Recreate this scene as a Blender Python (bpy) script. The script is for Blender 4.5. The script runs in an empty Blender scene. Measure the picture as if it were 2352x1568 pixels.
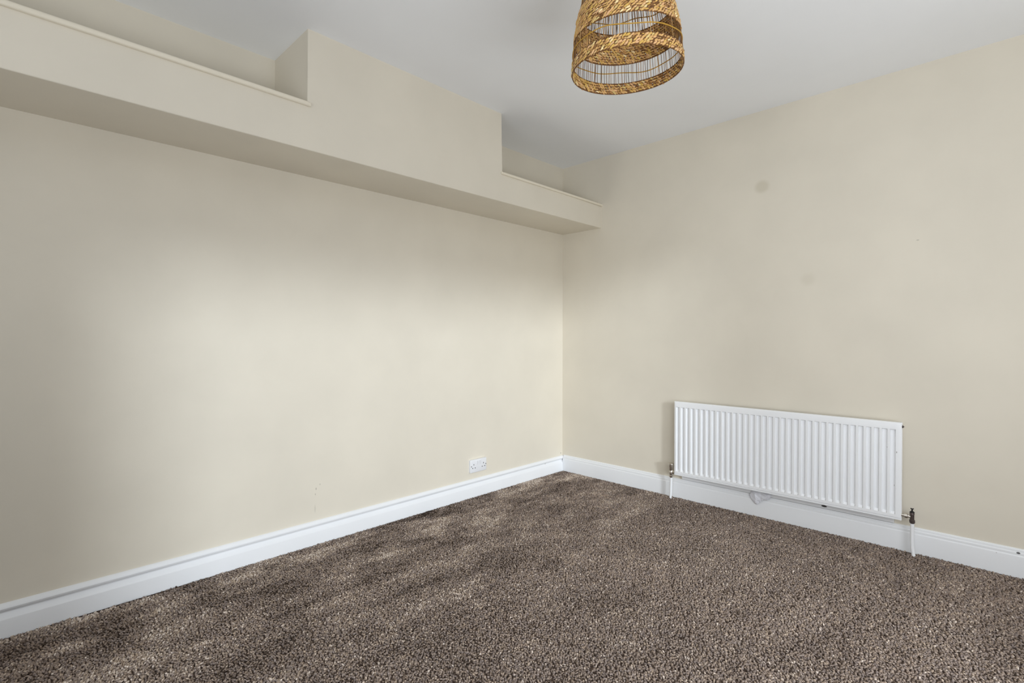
import bpy, bmesh, math, random
import numpy as np
from mathutils import Vector, Matrix

random.seed(7)
rng = np.random.default_rng(11)
scene = bpy.context.scene
COL = scene.collection

# ------------------------------------------------------------------ camera
cam_data = bpy.data.cameras.new('camera')
cam_data.sensor_fit = 'HORIZONTAL'
cam_data.sensor_width = 36.0
cam_data.lens = 17.878
cam_data.clip_start = 0.02
cam = bpy.data.objects.new('camera', cam_data)
F = Vector((0.715677, 0.698364, -0.009732)).normalized()
R = Vector((0.698401, -0.715707, 0.000541))
R = (R - F * R.dot(F)).normalized()
U = R.cross(F)
M = Matrix((R, U, -F)).transposed().to_4x4()
M.translation = Vector((-3.23865, -2.58695, 1.08))
cam.matrix_world = M
COL.objects.link(cam)
scene.camera = cam

# ------------------------------------------------------------------ light
scene.view_settings.view_transform = 'Standard'
scene.view_settings.look = 'None'
scene.view_settings.gamma = 1.0
scene.view_settings.use_curve_mapping = False
scene.view_settings.exposure = 0.03

world = bpy.data.worlds.new('sky')
scene.world = world
world.use_nodes = True
bg = world.node_tree.nodes['Background']
bg.inputs['Color'].default_value = (0.86, 0.93, 1.0, 1)
bg.inputs['Strength'].default_value = 0.1

ROOM_L, ROOM_D, CEIL = 5.3, 3.75, 2.434     # extent to the back wall, to the front wall, ceiling height
WIN = (-4.77, -1.30, 0.10, 2.15)             # opening in wall_front  (x0, x1, z0, z1)
WIN2 = (-3.3, -1.5, 0.20, 2.12)              # opening in wall_back   (y0, y1, z0, z1)


def area_light(name, loc, rot, sx, sy, power, colour, spread=180):
    d = bpy.data.lights.new(name, 'AREA')
    d.shape = 'RECTANGLE'
    d.size, d.size_y = sx, sy
    d.energy = power
    d.color = colour
    d.spread = math.radians(spread)
    o = bpy.data.objects.new(name, d)
    o.location = loc
    o.rotation_euler = rot
    COL.objects.link(o)
    return o


DAY = (0.935, 0.968, 1.0)
# sky light falling in through the window in wall_front, and an added up-tilted fill lamp that lifts the ceiling
area_light('sky_daylight', (-2.5, -ROOM_D - 0.10, (WIN[2] + WIN[3]) / 2),
           (math.radians(50), 0, math.radians(-38)), 2.1, WIN[3] - WIN[2], 24.2, DAY, 120)
area_light('ceiling_fill', (-2.55, -ROOM_D - 0.10, 0.45),
           (math.radians(150), 0, math.radians(-36)), 2.1, 0.9, 37, DAY, 140)
# daylight through the window in wall_back
area_light('back_daylight', (-ROOM_L - 0.10, (WIN2[0] + WIN2[1]) / 2, (WIN2[2] + WIN2[3]) / 2),
           (math.radians(122), 0, math.radians(-84)), WIN2[1] - WIN2[0], WIN2[3] - WIN2[2], 25.0, DAY, 135)
# low hazy sun through the window in wall_front
sd = bpy.data.lights.new('hazy_sun', 'SUN')
sd.energy = 1.45
sd.angle = math.radians(7)
sd.color = (0.87, 0.94, 1.0)
so = bpy.data.objects.new('hazy_sun', sd)
so.location = (-2, -6, 3)
so.rotation_euler = Vector((0.50, 1.0, -0.20)).to_track_quat('-Z', 'Y').to_euler()
COL.objects.link(so)


# ------------------------------------------------------------------ materials
def srgb(r, g, b):
    def c(v):
        v /= 255.0
        return v / 12.92 if v <= 0.04045 else ((v + 0.055) / 1.055) ** 2.4
    return (c(r), c(g), c(b), 1.0)


def new_mat(name, colour, rough=0.5, metal=0.0, spec=0.5):
    m = bpy.data.materials.new(name)
    m.use_nodes = True
    b = m.node_tree.nodes['Principled BSDF']
    b.inputs['Base Color'].default_value = colour
    b.inputs['Roughness'].default_value = rough
    b.inputs['Metallic'].default_value = metal
    b.inputs['Specular IOR Level'].default_value = spec
    return m


def paint(name, colour, rough, var=0.03, scale=3.0, bump=0.02, bump_scale=220.0, spots=(), spec=0.4):
    """painted surface: slight mottling, fine roller relief and marks at given world places
    spots: (location, radius, softness, colour, strength)"""
    m = new_mat(name, colour, rough, spec=spec)
    nt = m.node_tree
    N, Lk = nt.nodes, nt.links
    b = N['Principled BSDF']
    geo = N.new('ShaderNodeNewGeometry')
    n1 = N.new('ShaderNodeTexNoise')
    n1.inputs['Scale'].default_value = scale
    n1.inputs['Detail'].default_value = 4
    Lk.new(geo.outputs['Position'], n1.inputs['Vector'])
    mr = N.new('ShaderNodeMapRange')
    mr.inputs['From Min'].default_value = 0.3
    mr.inputs['From Max'].default_value = 0.7
    mr.inputs['To Min'].default_value = 1 - var
    mr.inputs['To Max'].default_value = 1 + var
    Lk.new(n1.outputs['Fac'], mr.inputs['Value'])
    mul = N.new('ShaderNodeVectorMath')
    mul.operation = 'SCALE'
    mul.inputs[0].default_value = colour[:3]
    Lk.new(mr.outputs['Result'], mul.inputs['Scale'])
    out = mul.outputs['Vector']
    for (loc, rad, soft, c, s) in spots:
        d = N.new('ShaderNodeVectorMath')
        d.operation = 'SUBTRACT'
        Lk.new(geo.outputs['Position'], d.inputs[0])
        d.inputs[1].default_value = loc
        if not hasattr(rad, '__len__'):
            rad = (rad, rad, rad)
        dv = N.new('ShaderNodeVectorMath')
        dv.operation = 'DIVIDE'
        Lk.new(d.outputs['Vector'], dv.inputs[0])
        dv.inputs[1].default_value = rad
        ln = N.new('ShaderNodeVectorMath')
        ln.operation = 'LENGTH'
        Lk.new(dv.outputs['Vector'], ln.inputs[0])
        r2 = N.new('ShaderNodeMapRange')
        r2.interpolation_type = 'SMOOTHSTEP'
        r2.inputs['From Min'].default_value = 1.0 - soft
        r2.inputs['From Max'].default_value = 1.0
        r2.inputs['To Min'].default_value = s
        r2.inputs['To Max'].default_value = 0.0
        Lk.new(ln.outputs['Value'], r2.inputs['Value'])
        mx = N.new('ShaderNodeMix')
        mx.data_type = 'RGBA'
        Lk.new(r2.outputs['Result'], mx.inputs['Factor'])
        Lk.new(out, mx.inputs['A'])
        mx.inputs['B'].default_value = c
        out = mx.outputs['Result']
    Lk.new(out, b.inputs['Base Color'])
    n2 = N.new('ShaderNodeTexNoise')
    n2.inputs['Scale'].default_value = bump_scale
    n2.inputs['Detail'].default_value = 3
    Lk.new(geo.outputs['Position'], n2.inputs['Vector'])
    bp = N.new('ShaderNodeBump')
    bp.inputs['Strength'].default_value = bump
    bp.inputs['Distance'].default_value = 0.01
    Lk.new(n2.outputs['Fac'], bp.inputs['Height'])
    Lk.new(bp.outputs['Normal'], b.inputs['Normal'])
    return m


CREAM = srgb(228, 221, 206)
GREY_MARK = srgb(120, 112, 100)
BLACK_MARK = srgb(30, 26, 24)
M_WALL_L = paint('cream_wall_paint', CREAM, 0.62, spots=[
    ((-2.0551, 0, 0.283), (0.003, 0.05, 0.008), 0.5, GREY_MARK, 0.6),
    ((-2.0590, 0, 0.255), (0.003, 0.05, 0.007), 0.5, GREY_MARK, 0.4),
    ((-2.0339, 0, 0.302), (0.004, 0.05, 0.006), 0.5, GREY_MARK, 0.3),
    ((-2.061, 0, 0.180), (0.006, 0.05, 0.03), 0.8, GREY_MARK, 0.18),
    ((-0.0214, 0, 0.1376), 0.006, 0.5, BLACK_MARK, 0.5)])
M_WALL_R = paint('cream_wall_paint_marked', CREAM, 0.62, spots=[
    ((0, -1.5221, 1.980), (0.05, 0.055, 0.050), 0.6, srgb(204, 196, 176), 0.6),
    ((0, -1.770, 1.405), (0.05, 0.055, 0.050), 0.8, srgb(210, 202, 184), 0.35),
    ((0, -2.2598, 1.563), (0.05, 0.008, 0.004), 0.6, GREY_MARK, 0.35),
    ((0, -1.862, 0.30), (0.05, 0.002, 0.002), 0.4, BLACK_MARK, 0.1)])
M_CEIL = paint('ceiling_white_paint', srgb(246, 248, 251), 0.75, var=0.012)
M_GLOSS = paint('white_gloss_paint', srgb(241, 243, 246), 0.28, var=0.012, bump=0.015, bump_scale=60, spots=[
    ((-0.013, -0.9093, 0.1265), 0.005, 0.4, BLACK_MARK, 0.8),
    ((-0.013, -2.6265, 0.106), (0.02, 0.008, 0.005), 0.4, BLACK_MARK, 0.9),
    ((-0.013, -2.555, 0.088), 0.004, 0.4, GREY_MARK, 0.6),
    ((-0.22, -0.013, 0.088), (0.004, 0.03, 0.008), 0.4, GREY_MARK, 0.8)])
M_LEDGE = paint('cream_gloss_paint', srgb(236, 228, 210), 0.38, var=0.01)
M_ENAMEL = paint('white_enamel', srgb(247, 249, 252), 0.30, var=0.008, bump=0.0, spots=[
    ((-0.0145, -1.862, 0.140), (0.012, 0.017, 0.007), 0.4, BLACK_MARK, 0.95),
    ((-0.0665, -2.19, 0.50), (0.02, 0.0025, 0.006), 0.4, GREY_MARK, 0.6),
    ((-0.0665, -2.15, 0.52), (0.02, 0.003, 0.004), 0.4, GREY_MARK, 0.45),
    ((-0.0665, -2.18, 0.33), (0.02, 0.003, 0.006), 0.4, GREY_MARK, 0.4)])
M_CHROME = new_mat('worn_chrome', srgb(214, 208, 198), 0.32, 1.0)
M_DARKPL = new_mat('black_plastic', srgb(24, 22, 22), 0.45)
M_DARKMET = new_mat('tarnished_metal', srgb(110, 100, 98), 0.35, 0.9)
M_WHITEPL = new_mat('white_plastic', srgb(236, 237, 240), 0.30)
M_SLOT = new_mat('slot_shadow_plastic', srgb(18, 17, 17), 0.7)
M_TISSUE = new_mat('thin_white_tissue', srgb(228, 229, 236), 0.6)
M_CORD = new_mat('white_flex', srgb(228, 226, 220), 0.5)


def attr_mat(name, stops, rough, attr, noise_scale=None, noise_amp=0.0, translucent=0.0):
    m = new_mat(name, (1, 1, 1, 1), rough, spec=0.25)
    nt = m.node_tree
    N, Lk = nt.nodes, nt.links
    b = N['Principled BSDF']
    a = N.new('ShaderNodeAttribute')
    a.attribute_name = attr
    ramp = N.new('ShaderNodeValToRGB')
    cr = ramp.color_ramp
    while len(cr.elements) < len(stops):
        cr.elements.new(0.5)
    for e, (p, c) in zip(cr.elements, stops):
        e.position = p
        e.color = c
    Lk.new(a.outputs['Fac'], ramp.inputs['Fac'])
    out = ramp.outputs['Color']
    if noise_scale:
        geo = N.new('ShaderNodeNewGeometry')
        n1 = N.new('ShaderNodeTexNoise')
        n1.inputs['Scale'].default_value = noise_scale
        n1.inputs['Detail'].default_value = 5
        Lk.new(geo.outputs['Position'], n1.inputs['Vector'])
        mr = N.new('ShaderNodeMapRange')
        mr.inputs['From Min'].default_value = 0.3
        mr.inputs['From Max'].default_value = 0.7
        mr.inputs['To Min'].default_value = 1 - noise_amp
        mr.inputs['To Max'].default_value = 1 + noise_amp
        Lk.new(n1.outputs['Fac'], mr.inputs['Value'])
        mul = N.new('ShaderNodeVectorMath')
        mul.operation = 'SCALE'
        Lk.new(out, mul.inputs[0])
        Lk.new(mr.outputs['Result'], mul.inputs['Scale'])
        out = mul.outputs['Vector']
    Lk.new(out, b.inputs['Base Color'])
    return m


M_STRAW = attr_mat('woven_seagrass', [
    (0.0, srgb(112, 76, 42)), (0.22, srgb(180, 134, 80)), (0.42, srgb(216, 172, 112)),
    (0.56, srgb(210, 172, 88)), (0.70, srgb(222, 176, 130)), (0.84, srgb(210, 184, 118)), (1.0, srgb(248, 222, 168))],
    0.5, 'tint', 260, 0.14)
M_REED = attr_mat('thin_reed', [
    (0.0, srgb(58, 38, 20)), (0.4, srgb(112, 78, 42)), (0.75, srgb(164, 122, 72)), (1.0, srgb(206, 168, 114))],
    0.55, 'tint')
M_TWINE = new_mat('golden_twine', srgb(186, 142, 48), 0.6)
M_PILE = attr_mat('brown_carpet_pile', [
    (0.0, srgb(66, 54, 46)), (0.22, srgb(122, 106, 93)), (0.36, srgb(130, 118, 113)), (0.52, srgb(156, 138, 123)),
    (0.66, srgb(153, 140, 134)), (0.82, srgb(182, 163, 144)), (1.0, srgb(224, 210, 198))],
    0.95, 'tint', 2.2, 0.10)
M_BACKING = paint('carpet_backing', srgb(92, 78, 70), 0.95, var=0.2, scale=180, bump=0.6, bump_scale=260, spec=0.1)


# ------------------------------------------------------------------ helpers
def obj(name, me, mat, parent=None):
    if isinstance(me, bmesh.types.BMesh):
        bm = me
        me = bpy.data.meshes.new(name)
        bmesh.ops.recalc_face_normals(bm, faces=bm.faces)
        bm.to_mesh(me)
        bm.free()
    if mat is not None:
        me.materials.append(mat)
    o = bpy.data.objects.new(name, me)
    COL.objects.link(o)
    if parent is not None:
        o.parent = parent
        o.matrix_parent_inverse = Matrix.Translation(-Vector(parent.location))
    return o


def struct(name, me, mat, parent=None):
    o = obj(name, me, mat, parent)
    if parent is None:
        o['kind'] = 'structure'
    return o


def thing(name, label, cat, loc, group=None):
    o = bpy.data.objects.new(name, None)
    o.empty_display_size = 0.05
    o.location = loc
    COL.objects.link(o)
    o['label'], o['category'] = label, cat
    if group:
        o['group'] = group
    return o


def smooth(o, angle=35):
    me = o.data
    me.polygons.foreach_set('use_smooth', [True] * len(me.polygons))
    try:
        me.set_sharp_from_angle(angle=math.radians(angle))
    except Exception:
        pass
    return o


def add_box(bm, lo, hi, bevel=0.0, seg=2):
    r = bmesh.ops.create_cube(bm, size=1.0)
    vs = r['verts']
    for v in vs:
        v.co = Vector((lo[i] + (v.co[i] + 0.5) * (hi[i] - lo[i]) for i in range(3)))
    if bevel > 0:
        es = list({e for v in vs for e in v.link_edges})
        bmesh.ops.bevel(bm, geom=es, offset=bevel, segments=seg, affect='EDGES', profile=0.5)


def box(lo, hi, bevel=0.0, seg=2):
    bm = bmesh.new()
    add_box(bm, lo, hi, bevel, seg)
    return bm


def add_tube(bm, pts, radii, seg=12, caps=True):
    pts = [Vector(p) for p in pts]
    if not hasattr(radii, '__len__'):
        radii = [radii] * len(pts)
    rings = []
    prev = None
    for i, p in enumerate(pts):
        a = pts[max(i - 1, 0)]
        c = pts[min(i + 1, len(pts) - 1)]
        t = (c - a)
        t = t.normalized() if t.length > 1e-9 else Vector((0, 0, 1))
        if prev is None:
            x = t.orthogonal().normalized()
        else:
            x = (prev - t * prev.dot(t))
            x = x.normalized() if x.length > 1e-6 else t.orthogonal().normalized()
        prev = x
        y = t.cross(x)
        rings.append([bm.verts.new(p + (x * math.cos(k * 2 * math.pi / seg) + y * math.sin(k * 2 * math.pi / seg)) * radii[i])
                      for k in range(seg)])
    for a, c in zip(rings, rings[1:]):
        for k in range(seg):
            bm.faces.new((a[k], a[(k + 1) % seg], c[(k + 1) % seg], c[k]))
    if caps:
        bm.faces.new(rings[0][::-1])
        bm.faces.new(rings[-1])


def add_prism(bm, outline, axis, a, b):
    """extrude a 2-D outline along an axis; outline gives the two other coordinates in order"""
    def co(p, t):
        q = list(p)
        q.insert(axis, t)
        return q
    va = [bm.verts.new(co(p, a)) for p in outline]
    vb = [bm.verts.new(co(p, b)) for p in outline]
    n = len(outline)
    for i in range(n):
        bm.faces.new((va[i], va[(i + 1) % n], vb[(i + 1) % n], vb[i]))
    bm.faces.new(va[::-1])
    bm.faces.new(vb)


# ------------------------------------------------------------------ room shell
T = 0.14
struct('floor', box((-ROOM_L - T, -ROOM_D - T, -0.12), (T, T, -0.008)), M_BACKING)
floor = bpy.data.objects['floor']
struct('ceiling', box((-ROOM_L - T, -ROOM_D - T, CEIL), (T, T, CEIL + 0.1)), M_CEIL)
struct('wall_left', box((-ROOM_L - T, 0, -0.12), (T, T, CEIL)), M_WALL_L)
struct('wall_right', box((0, -ROOM_D - T, -0.12), (T, 0, CEIL)), M_WALL_R)


def wall_with_hole(axis, c0, c1, u0, u1, hole):
    """wall slab normal to axis between c0 and c1, spanning u0..u1, with a window hole"""
    h0, h1, z0, z1 = hole
    bm = bmesh.new()
    for (a, b, lo, hi) in ((u0, h0, -0.12, CEIL), (h1, u1, -0.12, CEIL), (h0, h1, -0.12, z0), (h0, h1, z1, CEIL)):
        if axis == 1:
            add_box(bm, (a, c0, lo), (b, c1, hi))
        else:
            add_box(bm, (c0, a, lo), (c1, b, hi))
    return bm


struct('wall_front', wall_with_hole(1, -ROOM_D - T, -ROOM_D, -ROOM_L - T, 0, WIN), M_WALL_L)
struct('wall_back', wall_with_hole(0, -ROOM_L - T, -ROOM_L, -ROOM_D, 0, WIN2), M_WALL_L)


def window_frame(name, axis, c, u0, u1, z0, z1):
    w = 0.055
    def seg(a, b, lo, hi):
        bm = bmesh.new()
        if axis == 1:
            add_box(bm, (a, c - 0.03, lo), (b, c + 0.03, hi), 0.006)
        else:
            add_box(bm, (c - 0.03, a, lo), (c + 0.03, b, hi), 0.006)
        return bm
    bm = bmesh.new()
    parts = [(u0, u0 + w, z0, z1), (u1 - w, u1, z0, z1), (u0 + w, u1 - w, z0, z0 + w), (u0 + w, u1 - w, z1 - w, z1)]
    for (a, b, lo, hi) in parts:
        if axis == 1:
            add_box(bm, (a, c - 0.03, lo), (b, c + 0.03, hi), 0.006)
        else:
            add_box(bm, (c - 0.03, a, lo), (c + 0.03, b, hi), 0.006)
    o = struct(name, bm, M_GLOSS)
    return o


window_frame('window_1', 1, -ROOM_D - 0.05, WIN[0], WIN[1], WIN[2], WIN[3])
window_frame('window_2', 0, -ROOM_L - 0.05, WIN2[0], WIN2[1], WIN2[2], WIN2[3])

# boxed-in beam along the left wall: a long low box with a taller block rising to the ceiling
DS = 0.3717
ZB, ZTL, ZTR = 1.902, 2.092, 2.066
XB1, XB2 = -2.2552, -1.0584
bm = bmesh.new()
add_prism(bm, [(-ROOM_L, ZB), (0.0, ZB), (0.0, ZTR), (XB2, ZTR), (XB2, CEIL), (XB1, CEIL), (XB1, ZTL), (-ROOM_L, ZTL)],
          1, -DS, 0.0)
es = [e for e in bm.edges if all(abs(v.co.y + DS) < 1e-5 for v in e.verts) and
      not all(abs(v.co.x) < 1e-5 for v in e.verts) and not all(v.co.z > CEIL - 1e-4 for v in e.verts)]
bmesh.ops.bevel(bm, geom=es, offset=0.004, segments=2, affect='EDGES', profile=0.5)
struct('trim_1', bm, M_WALL_L)


def ledge(name, x0, x1, z0, z1):
    """thin ledge board with a rounded front lip lying on the low box"""
    bm = bmesh.new()
    zm = (z0 + z1) / 2
    h = (z1 - z0) / 2
    out = [(-0.002, z0), (-DS - 0.002, z0)]
    for k in range(7):
        a = math.radians(-90 - 180 * k / 6)
        out.append((-DS - 0.007 + math.cos(a) * 0.006, zm + math.sin(a) * h))
    out.append((-0.002, z1))
    add_prism(bm, out, 0, x0, x1)
    return struct(name, bm, M_LEDGE)


smooth(ledge('trim_2', -ROOM_L + 0.001, XB1 - 0.0005, ZTL, ZTL + 0.020))
smooth(ledge('trim_3', XB2 + 0.0005, -0.0005, ZTR, ZTR + 0.016))
# the lip of each ledge runs on a little past the block's edge
for nm, x0, x1, z0, z1 in (('trim_2', XB1 - 0.004, XB1 + 0.010, ZTL, ZTL + 0.018), ('trim_3', XB2 - 0.008, XB2 + 0.004, ZTR, ZTR + 0.015)):
    p = bpy.data.objects[nm]
    obj('lip_end', box((x0, -DS - 0.011, z0), (x1, -DS - 0.0003, z1), 0.004, 2), M_LEDGE, p)

# skirting boards
left_prof = [(0.0, -0.006), (0.0, 0.118), (0.004, 0.1175), (0.009, 0.114), (0.0135, 0.108), (0.0150, 0.101), (0.0130, 0.0945),
             (0.0075, 0.0905), (0.0040, 0.088), (0.0035, 0.084), (0.0080, 0.0765), (0.0145, 0.064), (0.0155, 0.061), (0.0155, -0.006)]
bm = bmesh.new()
add_prism(bm, [(-y, z) for (y, z) in left_prof], 0, -ROOM_L, -0.0005)
smooth(struct('baseboard_left', bm, M_GLOSS), 25)
right_prof = [(0.0, -0.006), (0.0, 0.124), (0.005, 0.1225), (0.008, 0.118), (0.009, 0.110), (0.0125, 0.1065), (0.013, 0.104), (0.0125, 0.096),
              (0.0150, 0.0925), (0.0158, 0.089), (0.0158, -0.006)]
bm = bmesh.new()
add_prism(bm, [(-x, z) for (x, z) in right_prof], 1, -ROOM_D, -0.0157)
# outline coordinates are (x, z) because the axis is y
smooth(struct('baseboard_right', bm, M_GLOSS), 25)
bm = bmesh.new()
add_prism(bm, [(-ROOM_L + y, z) for (y, z) in left_prof], 1, -ROOM_D, -0.0157)
smooth(struct('baseboard_back', bm, M_GLOSS), 25)
bm = bmesh.new()
add_prism(bm, [(-ROOM_D + y, z) for (y, z) in left_prof], 0, -ROOM_L + 0.0157, -0.0157)
smooth(struct('baseboard_front', bm, M_GLOSS), 25)


# ------------------------------------------------------------------ carpet pile
def vnoise(x, y, seed):
    """smooth value noise on a lattice"""
    r = np.random.default_rng(seed)
    tab = r.random((64, 64))
    xi, yi = np.floor(x).astype(int), np.floor(y).astype(int)
    fx, fy = x - xi, y - yi
    fx, fy = fx * fx * (3 - 2 * fx), fy * fy * (3 - 2 * fy)
    g = lambda i, j: tab[i % 64, j % 64]
    return (g(xi, yi) * (1 - fx) + g(xi + 1, yi) * fx) * (1 - fy) + (g(xi, yi + 1) * (1 - fx) + g(xi + 1, yi + 1) * fx) * fy


def carpet():
    sp = 0.0074
    gx = np.arange(-3.5, -0.018, sp)
    gy = np.arange(-3.3, -0.018, sp)
    X, Y = np.meshgrid(gx, gy)
    X, Y = X.ravel(), Y.ravel()
    X = X + rng.uniform(-0.5, 0.5, X.size) * sp
    Y = Y + rng.uniform(-0.5, 0.5, Y.size) * sp
    dx, dy = X + 3.2387, Y + 2.587
    dep = dx * 0.7157 + dy * 0.6984
    lat = dx * 0.6984 - dy * 0.7157
    keep = (dep > 0.95) & (np.abs(lat) < dep * 1.15 + 0.35) & (X < -0.019) & (Y < -0.019)
    gap = (X > -3.02) & (X < -2.74) & (Y > -0.030)
    keep &= ~gap
    X, Y = X[keep], Y[keep]
    n = X.size
    # lean of the pile: brushed patches left by feet and the vacuum
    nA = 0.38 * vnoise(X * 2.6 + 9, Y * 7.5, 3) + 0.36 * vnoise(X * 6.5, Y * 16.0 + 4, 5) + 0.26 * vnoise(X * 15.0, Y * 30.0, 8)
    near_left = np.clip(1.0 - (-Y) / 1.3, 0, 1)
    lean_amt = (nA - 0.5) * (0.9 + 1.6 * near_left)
    lx = lean_amt * 0.006 + rng.normal(0, 0.0040, n)
    ly = lean_amt * 0.006 + rng.normal(0, 0.0040, n)
    h = rng.uniform(0.0065, 0.0098, n)
    r0 = rng.uniform(0.0030, 0.0046, n)
    k = 4
    ang = rng.uniform(0, 2 * np.pi, n)
    zb = -0.0085
    verts = np.empty((n, 2 * k + 1, 3))
    for j in range(k):
        a = ang + j * 2 * np.pi / k
        verts[:, j, 0] = X + np.cos(a) * r0 * 0.75
        verts[:, j, 1] = Y + np.sin(a) * r0 * 0.75
        verts[:, j, 2] = zb
        verts[:, k + j, 0] = X + lx * 0.65 + np.cos(a) * r0
        verts[:, k + j, 1] = Y + ly * 0.65 + np.sin(a) * r0
        verts[:, k + j, 2] = zb + h * 0.72
    verts[:, 2 * k, 0] = X + lx
    verts[:, 2 * k, 1] = Y + ly
    verts[:, 2 * k, 2] = zb + h
    faces = []
    for j in range(k):
        j2 = (j + 1) % k
        faces += [(j, j2, k + j2), (j, k + j2, k + j), (k + j, k + j2, 2 * k)]
    faces = np.array(faces)
    nv = 2 * k + 1
    idx = (faces[None, :, :] + (np.arange(n) * nv)[:, None, None]).reshape(-1)
    nf = n * len(faces)
    me = bpy.data.meshes.new('carpet_pile')
    me.vertices.add(n * nv)
    me.vertices.foreach_set('co', verts.reshape(-1).astype(np.float32))
    me.loops.add(nf * 3)
    me.loops.foreach_set('vertex_index', idx.astype(np.int32))
    me.polygons.add(nf)
    me.polygons.foreach_set('loop_start', (np.arange(nf) * 3).astype(np.int32))
    me.update(calc_edges=True)
    me.polygons.foreach_set('use_smooth', np.ones(nf, bool))
    t = np.clip(0.5 + rng.normal(0, 0.2, n) + (nA - 0.47) * (0.35 + 1.1 * near_left), 0, 1)  # shading of the leaning pile is painted into the tint, stronger near wall_left
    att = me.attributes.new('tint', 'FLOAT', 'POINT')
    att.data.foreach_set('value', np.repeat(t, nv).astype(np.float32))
    me.validate()
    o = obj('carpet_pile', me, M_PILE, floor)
    o['kind'] = 'stuff'
    return o


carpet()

# ------------------------------------------------------------------ radiator
RX = -0.066                    # front face
RY0, RY1 = -0.998, -2.211      # left and right end as seen
RZ0, RZ1 = 0.160, 0.650
rad = thing('radiator', 'long white ribbed panel radiator mounted on the right wall above the skirting', 'radiator',
            (-0.055, (RY0 + RY1) / 2, RZ0))
NF, PITCH, C0 = 35, 0.0338, -1.025


def front_panel():
    ys = [RY0, RY0 - 0.004, RY0 - 0.009]
    prof = []
    for i in range(NF):
        c = C0 - i * PITCH
        for d, f in ((-0.0118, 0), (-0.0078, 1), (-0.003, 1.06), (0.003, 1.06), (0.0078, 1), (0.0118, 0)):
            prof.append((c - d, f))
    cols = [(RY0, -1), (RY0 - 0.0015, -0.4), (RY0 - 0.005, 0)] + prof + [(RY1 + 0.005, 0), (RY1 + 0.0015, -0.4), (RY1, -1)]
    ft, fb = RZ1 - 0.036, RZ0 + 0.027
    rows = [(RZ0, -1), (RZ0 + 0.0008, -0.6), (RZ0 + 0.0075, -0.6), (RZ0 + 0.0095, -1.0), (RZ0 + 0.0125, 0), (fb, 0), (fb + 0.011, 1), (fb + 0.03, 1),
            (ft - 0.03, 1), (ft - 0.0035, 1), (ft, 0), (RZ1 - 0.0085, 0), (RZ1 - 0.0035, -0.25), (RZ1, -1)]
    DEP, EDGE = 0.0090, 0.006
    bm = bmesh.new()
    grid = []
    for (z, rz) in rows:
        row = []
        for (y, cy) in cols:
            if rz < 0 or cy < 0:
                x = RX + EDGE * max(-rz if rz < 0 else 0, -cy if cy < 0 else 0)
            else:
                x = RX + DEP * rz * cy
            row.append(bm.verts.new((x, y, z)))
        grid.append(row)
    for a, b in zip(grid, grid[1:]):
        for i in range(len(cols) - 1):
            bm.faces.new((a[i], a[i + 1], b[i + 1], b[i]))
    # rear sheet
    XR = RX + 0.020
    loop = grid[0] + [g[-1] for g in grid[1:-1]] + grid[-1][::-1] + [g[0] for g in grid[1:-1]][::-1]
    back = [bm.verts.new((XR, v.co.y, v.co.z)) for v in loop]
    n = len(loop)
    for i in range(n):
        bm.faces.new((loop[i], back[i], back[(i + 1) % n], loop[(i + 1) % n]))
    bm.faces.new(back)
    return bm


smooth(obj('front_panel', front_panel(), M_ENAMEL, rad), 40)
for yb in (-1.22, -1.99):
    bm = bmesh.new()
    add_box(bm, (-0.0465, yb - 0.02, 0.20), (-0.043, yb + 0.02, 0.62), 0.001, 1)
    add_box(bm, (-0.043, yb - 0.016, 0.245), (-0.0035, yb + 0.016, 0.27), 0.001, 1)
    add_box(bm, (-0.043, yb - 0.016, 0.54), (-0.0035, yb + 0.016, 0.57), 0.001, 1)
    add_box(bm, (-0.005, yb - 0.02, 0.22), (-0.0012, yb + 0.02, 0.60), 0.001, 1)
    obj('wall_bracket', bm, M_ENAMEL, rad)
# white board on the wall behind the panel, seen in the gap over the skirting
o = obj('backing_board', box((-0.0145, -2.175, 0.1275), (-0.0015, -1.03, 0.215), 0.0012, 1), M_ENAMEL, rad)
PX = -0.055
bm = bmesh.new()
add_tube(bm, [(PX, RY1 + 0.002, 0.630), (PX, RY1 - 0.003, 0.630)], 0.0080, 6)
add_tube(bm, [(PX, RY1 - 0.002, 0.630), (PX, RY1 - 0.007, 0.630)], 0.0035, 8)
o = obj('bleed_plug', bm, M_DARKMET, rad)
o['label'] = 'dark metal bleed plug'

# left valve with a flared cap
YL = -0.974
bm = bmesh.new()
add_tube(bm, [(PX, YL, 0.136), (PX, YL, 0.142), (PX, YL, 0.150), (PX, YL, 0.152), (PX, YL, 0.166), (PX, YL, 0.176), (PX, YL, 0.184)],
         [0.0095, 0.0125, 0.0125, 0.0110, 0.0135, 0.0135, 0.011], 12)
add_tube(bm, [(PX, YL, 0.171), (PX, YL - 0.016, 0.171)], 0.0085, 10)
add_tube(bm, [(PX, YL - 0.010, 0.171), (PX, YL - 0.024, 0.171)], 0.0115, 6)
v = smooth(obj('left_valve', bm, M_CHROME, rad), 30)
v.name = 'radiator_valve'
v['label'] = 'chrome valve with a flared cap'
bm = bmesh.new()
rings = 16
add_tube(bm, [(PX, YL, 0.180), (PX, YL, 0.186), (PX, YL, 0.205), (PX, YL, 0.226), (PX, YL, 0.2295), (PX, YL, 0.2305)],
         [0.0105, 0.0125, 0.0155, 0.0190, 0.0185, 0.0165], rings)
cap = smooth(obj('valve_cap', bm, M_CHROME, v), 28)
cap.matrix_parent_inverse = Matrix.Identity(4)


def fix_parent(child, parent):
    """keep the child's world place with untransformed mesh coordinates"""
    bpy.context.view_layer.update()
    child.matrix_parent_inverse = parent.matrix_world.inverted()


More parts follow.
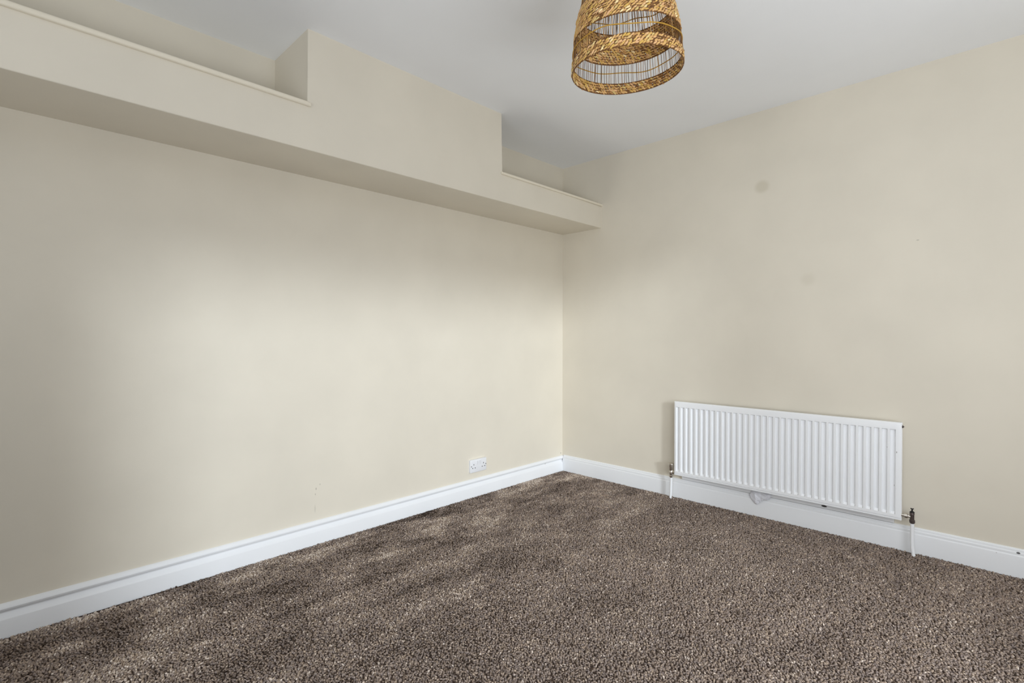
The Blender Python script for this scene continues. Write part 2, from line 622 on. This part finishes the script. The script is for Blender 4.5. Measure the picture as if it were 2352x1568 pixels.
fix_parent(cap, v)
bm = bmesh.new()
add_tube(bm, [(PX, YL, 0.150), (PX, YL + 0.0005, 0.10), (PX, YL + 0.002, 0.05), (PX, YL + 0.004, 0.012), (PX + 0.001, YL + 0.005, -0.009)],
         [0.0080, 0.0080, 0.0080, 0.0080, 0.0078], 14)
smooth(obj('pipe', bm, M_ENAMEL, rad))

# right valve, its cap missing
YR = -2.2520
bm = bmesh.new()
add_tube(bm, [(PX, YR - 0.001, 0.155), (PX, YR - 0.001, 0.160), (PX, YR, 0.172), (PX, YR, 0.174), (PX, YR, 0.198), (PX, YR, 0.200), (PX, YR, 0.211)],
         [0.0085, 0.0118, 0.0118, 0.0092, 0.0092, 0.0105, 0.0095], 12)
v2 = smooth(obj('radiator_valve', bm, M_DARKMET, rad), 30)
v2['label'] = 'uncapped metal valve with a bare black spindle'
bm = bmesh.new()
add_tube(bm, [(PX, YR + 0.002, 0.187), (PX, YR + 0.014, 0.188), (PX, YR + 0.018, 0.188)], [0.0075, 0.0075, 0.0085], 12)
add_tube(bm, [(PX, YR + 0.0165, 0.188), (PX, YR + 0.018, 0.188), (PX, YR + 0.029, 0.1885), (PX, YR + 0.031, 0.1885)], [0.0105, 0.0125, 0.0125, 0.0105], 8)
add_tube(bm, [(PX, YR + 0.030, 0.1885), (PX, YR + 0.043, 0.1885)], 0.008, 12)
nut = smooth(obj('union_nut', bm, M_CHROME, v2), 30)
fix_parent(nut, v2)
bm = bmesh.new()
add_tube(bm, [(PX, YR, 0.209), (PX, YR, 0.2115), (PX, YR, 0.215), (PX, YR, 0.218)], [0.0105, 0.0105, 0.006, 0.0042], 12)
add_tube(bm, [(PX, YR, 0.217), (PX, YR, 0.229)], 0.0034, 8)
add_box(bm, (PX - 0.0015, YR - 0.0062, 0.225), (PX + 0.0015, YR - 0.0022, 0.231), 0.0005, 1)
add_box(bm, (PX - 0.0015, YR + 0.0022, 0.225), (PX + 0.0015, YR + 0.0062, 0.231), 0.0005, 1)
sp_ = smooth(obj('spindle', bm, M_DARKPL, v2), 30)
fix_parent(sp_, v2)
bm = bmesh.new()
add_tube(bm, [(PX, YR - 0.001, 0.160), (PX, YR - 0.001, 0.11), (PX, YR - 0.0005, 0.07), (PX - 0.001, YR - 0.002, 0.035), (PX - 0.003, YR - 0.006, 0.008), (PX - 0.004, YR - 0.008, -0.009)],
         0.0080, 14)
smooth(obj('pipe', bm, M_ENAMEL, rad))

# ------------------------------------------------------------------ crumpled tissue under the radiator
def tissue():
    P = [(-0.020, -1.480, 0.150), (-0.020, -1.530, 0.152), (-0.018, -1.590, 0.150),      # tucked behind the panel
         (-0.021, -1.470, 0.120), (-0.030, -1.500, 0.134), (-0.024, -1.535, 0.128), (-0.031, -1.570, 0.138), (-0.020, -1.586, 0.128),
         (-0.022, -1.474, 0.103), (-0.032, -1.505, 0.108), (-0.023, -1.530, 0.106), (-0.030, -1.552, 0.112), (-0.019, -1.568, 0.108),
         (-0.0205, -1.487, 0.086), (-0.029, -1.506, 0.080), (-0.021, -1.522, 0.082), (-0.025, -1.536, 0.094),
         (-0.0195, -1.500, 0.071), (-0.024, -1.512, 0.070)]
    Fc = [(0, 1, 4), (0, 4, 3), (1, 5, 4), (1, 6, 5), (1, 2, 6), (2, 7, 6),
          (3, 4, 9), (3, 9, 8), (4, 5, 10), (4, 10, 9), (5, 6, 11), (5, 11, 10), (6, 7, 12), (6, 12, 11),
          (8, 9, 14), (8, 14, 13), (9, 10, 15), (9, 15, 14), (10, 11, 16), (10, 16, 15),
          (13, 14, 18), (13, 18, 17), (14, 15, 18)]
    bm = bmesh.new()
    vs = [bm.verts.new(p) for p in P]
    for f in Fc:
        bm.faces.new([vs[i] for i in f])
    bmesh.ops.subdivide_edges(bm, edges=bm.edges[:], cuts=2, use_grid_fill=True)
    r = random.Random(4)
    for v in bm.verts:
        v.co.x = min(-0.0175, v.co.x + r.uniform(-0.0014, 0.0014))
    return bm


o = obj('tissue', tissue(), M_TISSUE)
mod = o.modifiers.new('thickness', 'SOLIDIFY')
mod.thickness = 0.0012
mod.offset = 0
o['label'] = 'small crumpled white tissue poking out below the radiator over the skirting'
o['category'] = 'tissue'

# ------------------------------------------------------------------ double socket
SX0, SX1, SZ0, SZ1 = -1.003, -0.856, 0.163, 0.250
sock = thing('wall_socket', 'white double plug socket with two switches low on the left wall', 'socket', (-0.930, 0.0, SZ0))
smooth(obj('back_box', box((SX0 + 0.001, -0.008, SZ0 + 0.001), (SX1 - 0.001, 0.0, SZ1 - 0.001), 0.002, 2), M_WHITEPL, sock))
smooth(obj('faceplate', box((SX0, -0.0185, SZ0), (SX1, -0.008, SZ1), 0.0045, 3), M_WHITEPL, sock))
cx, cz = (SX0 + SX1) / 2, (SZ0 + SZ1) / 2
for s in (-1, 1):
    bm = bmesh.new()
    x0 = cx + s * 0.0115
    add_prism(bm, [(-0.0180, cz + 0.006), (-0.0196, cz + 0.007), (-0.0228, cz + 0.031), (-0.0180, cz + 0.032)], 0, x0 - 0.0075, x0 + 0.0075)
    obj('rocker_switch', bm, M_WHITEPL, sock)
    gx = cx + s * 0.043
    for (ox, oz, w, h) in ((0, 0.010, 0.0042, 0.0095), (-0.0115, -0.0125, 0.0075, 0.0048), (0.0115, -0.0125, 0.0075, 0.0048)):
        obj('pin_slot', box((gx + ox - w / 2, -0.0189, cz + oz - h / 2), (gx + ox + w / 2, -0.0170, cz + oz + h / 2)), M_SLOT, sock)
    xs = cx + s * 0.0655
    bm = bmesh.new()
    add_tube(bm, [(xs, -0.0170, cz), (xs, -0.0190, cz)], 0.0034, 12)
    obj('screw', bm, M_SLOT, sock)


# ------------------------------------------------------------------ pendant lamp with woven shade
LC = Vector((-1.794, -1.696, 0))
LZ = 1.937                                      # rim height
away = Vector((0.851, 0.525, 0)).normalized()   # horizontal direction from the rim's near side to its far side
side = Vector((0.525, -0.851, 0)).normalized()
zdir = (Vector((0, 0, 1)) - away * math.tan(math.radians(3.7)) - side * math.tan(math.radians(1.2))).normalized()
xdir = (away - zdir * away.dot(zdir)).normalized()
ydir = zdir.cross(xdir)
SH = Matrix((xdir, ydir, zdir)).transposed().to_4x4()
SH.translation = LC + Vector((0, 0, LZ))
SHn = np.array(SH)

lamp = thing('pendant_lamp', 'woven seagrass bell pendant shade hanging from the white ceiling', 'lamp', (LC.x, LC.y, LZ))
PROF = [(0.0, 0.1755), (0.034, 0.1735), (0.07, 0.1705), (0.10, 0.167), (0.15, 0.158), (0.19, 0.1485), (0.22, 0.140), (0.255, 0.126),
        (0.285, 0.108), (0.31, 0.088), (0.33, 0.066), (0.345, 0.042), (0.350, 0.030)]
PS = np.array([p[0] for p in PROF])
PR = np.array([p[1] for p in PROF])


def prof_r(s):
    return np.interp(s, PS, PR)


def to_world(P):
    return P @ SHn[:3, :3].T + SHn[:3, 3]


def numpy_mesh(name, verts, faces, tint, mat, parent, sm=True):
    me = bpy.data.meshes.new(name)
    nv, nf, k = len(verts), len(faces), faces.shape[1]
    me.vertices.add(nv)
    me.vertices.foreach_set('co', verts.astype(np.float32).ravel())
    me.loops.add(nf * k)
    me.loops.foreach_set('vertex_index', faces.astype(np.int32).ravel())
    me.polygons.add(nf)
    me.polygons.foreach_set('loop_start', (np.arange(nf) * k).astype(np.int32))
    me.update(calc_edges=True)
    me.polygons.foreach_set('use_smooth', np.full(nf, sm, bool))
    if tint is not None:
        a = me.attributes.new('tint', 'FLOAT', 'POINT')
        a.data.foreach_set('value', tint.astype(np.float32))
    me.validate()
    return obj(name, me, mat, parent)


# unit bead: pointed ellipsoid along X, triangles only
def bead_template(seg=6):
    xs = [-0.72, 0.0, 0.72]
    rs = [0.66, 1.0, 0.66]
    v = [(-1, 0, 0)]
    for x, r in zip(xs, rs):
        for k in range(seg):
            a = 2 * math.pi * k / seg
            v.append((x, r * math.cos(a), r * math.sin(a)))
    v.append((1, 0, 0))
    f = []
    for k in range(seg):
        k2 = (k + 1) % seg
        f.append((0, 1 + k2, 1 + k))
        for r in range(2):
            a, b, c, d = 1 + r * seg + k, 1 + r * seg + k2, 1 + (r + 1) * seg + k2, 1 + (r + 1) * seg + k
            f += [(a, b, c), (a, c, d)]
        f.append((1 + 2 * seg + k, 1 + 2 * seg + k2, 1 + 3 * seg))
    return np.array(v, float), np.array(f)


BV, BF = bead_template()


def woven(name, s0, s1, slant=1.0):
    """rows of slanted grass stitches wound round the shade between heights s0 and s1"""
    length = math.hypot(s1 - s0, float(prof_r(s1) - prof_r(s0)))
    rows = max(1, round(length / 0.0076))
    Vs, Fs, Ts = [], [], []
    off = 0
    for i in range(rows):
        s = s0 + (i + 0.5) / rows * (s1 - s0)
        r = float(prof_r(s))
        ds = 0.002
        slope = float(prof_r(s + ds) - prof_r(s - ds)) / (2 * ds)
        nb = max(8, round(2 * math.pi * r / 0.0105))
        ph = rng.uniform(0, 1)
        th = 2 * np.pi * (np.arange(nb) + ph + rng.uniform(-0.18, 0.18, nb)) / nb
        tan = np.stack([-np.sin(th), np.cos(th), np.zeros(nb)], 1)
        up = np.stack([np.cos(th) * slope, np.sin(th) * slope, np.ones(nb)], 1)
        up /= np.linalg.norm(up, axis=1)[:, None]
        nor = np.cross(tan, up)
        ang = np.radians(rng.normal(36 * slant, 8, nb))[:, None]
        A = tan * np.cos(ang) + up * np.sin(ang)
        B = -tan * np.sin(ang) + up * np.cos(ang)
        C = np.stack([np.cos(th) * r, np.sin(th) * r, np.full(nb, s)], 1) + nor * rng.normal(0, 0.0009, nb)[:, None]
        C = C + up * rng.normal(0, 0.0007, nb)[:, None]
        la = rng.uniform(0.0082, 0.0108, nb)[:, None, None]
        lb = rng.uniform(0.0036, 0.0046, nb)[:, None, None]
        lc = rng.uniform(0.0026, 0.0036, nb)[:, None, None]
        P = C[:, None, :] + A[:, None, :] * BV[None, :, 0:1] * la + B[:, None, :] * BV[None, :, 1:2] * lb + nor[:, None, :] * BV[None, :, 2:3] * lc
        Vs.append(P.reshape(-1, 3))
        Fs.append((BF[None] + (off + np.arange(nb) * len(BV))[:, None, None]).reshape(-1, 3))
        t = np.clip(rng.normal(0.52, 0.22, nb), 0, 1)
        Ts.append(np.repeat(t, len(BV)))
        off += nb * len(BV)
    # thin wound core that closes the gaps between stitches, rows of cord
    nseg = 96
    for i in range(rows + 1):
        s = s0 + i / rows * (s1 - s0)
        r = float(prof_r(s))
        ring = []
        k = 5
        th = 2 * np.pi * np.arange(nseg) / nseg
        rr = 0.0021
        pts = np.empty((nseg, k, 3))
        for j in range(k):
            a = 2 * np.pi * j / k
            pts[:, j, 0] = np.cos(th) * (r + rr * math.cos(a))
            pts[:, j, 1] = np.sin(th) * (r + rr * math.cos(a))
            pts[:, j, 2] = s + rr * 1.5 * math.sin(a)
        Vs.append(pts.reshape(-1, 3))
        a = (np.arange(nseg)[:, None] * k + np.arange(k)[None, :])
        b = (np.arange(nseg)[:, None] * k + (np.arange(k)[None, :] + 1) % k)
        a2 = (((np.arange(nseg)[:, None] + 1) % nseg) * k + np.arange(k)[None, :])
        b2 = (((np.arange(nseg)[:, None] + 1) % nseg) * k + (np.arange(k)[None, :] + 1) % k)
        f = np.concatenate([np.stack([a, a2, b2], -1).reshape(-1, 3), np.stack([a, b2, b], -1).reshape(-1, 3)]) + off
        Fs.append(f)
        Ts.append(np.full(nseg * k, 0.0))
        off += nseg * k
    o = numpy_mesh(name, to_world(np.concatenate(Vs)), np.concatenate(Fs), np.concatenate(Ts), M_STRAW, lamp)
    o['kind'] = 'stuff'
    return o


def stalks(name, s0, s1, n):
    """thin upright reeds round an open band, some leaning a little"""
    k, lev = 5, 5
    Vs, Fs, Ts = [], [], []
    off = 0
    for i in range(n):
        th0 = 2 * math.pi * (i + random.uniform(-0.3, 0.3)) / n
        d1 = random.gauss(0, 0.007)
        bow = random.gauss(0, 0.006)
        rad_ = random.uniform(0.0007, 0.0011)
        pts = np.empty((lev, k, 3))
        for l in range(lev):
            u = l / (lev - 1)
            s = s0 + u * (s1 - s0)
            th = th0 + d1 * (u - 0.5) + bow * math.sin(math.pi * u)
            r = float(prof_r(s))
            c = np.array([math.cos(th) * r, math.sin(th) * r, s])
            e1 = np.array([math.cos(th), math.sin(th), 0])
            e2 = np.array([-math.sin(th), math.cos(th), 0])
            for j in range(k):
                a = 2 * math.pi * j / k
                pts[l, j] = c + rad_ * (e1 * math.cos(a) + e2 * math.sin(a))
        Vs.append(pts.reshape(-1, 3))
        for l in range(lev - 1):
            for j in range(k):
                j2 = (j + 1) % k
                a, b, c2, d = off + l * k + j, off + l * k + j2, off + (l + 1) * k + j2, off + (l + 1) * k + j
                Fs += [(a, b, c2), (a, c2, d)]
        Ts.append(np.full(lev * k, min(1, max(0, random.gauss(0.45, 0.3)))))
        off += lev * k
    o = numpy_mesh(name, to_world(np.concatenate(Vs)), np.array(Fs), np.concatenate(Ts), M_REED, lamp)
    o['kind'] = 'stuff'
    return o


def twine(name, smid, amp, waves, phase):
    bm = bmesh.new()
    n = 120
    pts = []
    for i in range(n + 1):
        th = 2 * math.pi * i / n
        s = smid + amp * (math.sin(waves * th + phase) + 0.45 * math.sin((waves * 2 + 1) * th + 1.7 * phase))
        if i == n:
            s = smid + amp * (math.sin(phase) + 0.45 * math.sin(1.7 * phase))
        r = float(prof_r(s)) + 0.0014
        p = SH @ Vector((math.cos(th) * r, math.sin(th) * r, s))
        pts.append(p)
    add_tube(bm, pts, 0.0017, 6, caps=False)
    return smooth(obj(name, bm, M_TWINE, lamp))


S_RIM, S_O1, S_W2, S_O2 = 0.034, 0.099, 0.190, 0.255
woven('woven_rim', 0.002, S_RIM)
woven('woven_band', S_O1, S_W2)
woven('woven_crown', S_O2, 0.348)
stalks('reed_stalks', S_RIM - 0.004, S_O1 + 0.004, 124)
stalks('reed_stalks', S_W2 - 0.004, S_O2 + 0.004, 108)
twine('binding_twine', (S_RIM + S_O1) / 2, 0.0045, 3, 0.6)
twine('binding_twine', (S_W2 + S_O2) / 2, 0.006, 3, 2.0)

# flex, holder and ceiling rose
top = SH @ Vector((0, 0, 0.350))
bm = bmesh.new()
add_tube(bm, [(top.x, top.y, CEIL - 0.02), (top.x, top.y, 2.36), tuple(top - Vector((0, 0, 0.0)))], 0.0033, 8)
smooth(obj('flex', bm, M_CORD, lamp))
bm = bmesh.new()
add_tube(bm, [tuple(top + zdir * 0.012), tuple(top + zdir * 0.008), tuple(top - zdir * 0.006), tuple(top - zdir * 0.008), tuple(top - zdir * 0.050), tuple(top - zdir * 0.052)],
         [0.009, 0.015, 0.019, 0.034, 0.021, 0.019], 20)
smooth(obj('lamp_holder', bm, M_WHITEPL, lamp), 30)
bm = bmesh.new()
add_tube(bm, [(top.x, top.y, CEIL), (top.x, top.y, CEIL - 0.008), (top.x, top.y, CEIL - 0.022), (top.x, top.y, CEIL - 0.030)],
         [0.042, 0.041, 0.024, 0.007], 24)
smooth(obj('ceiling_rose', bm, M_WHITEPL, lamp), 30)
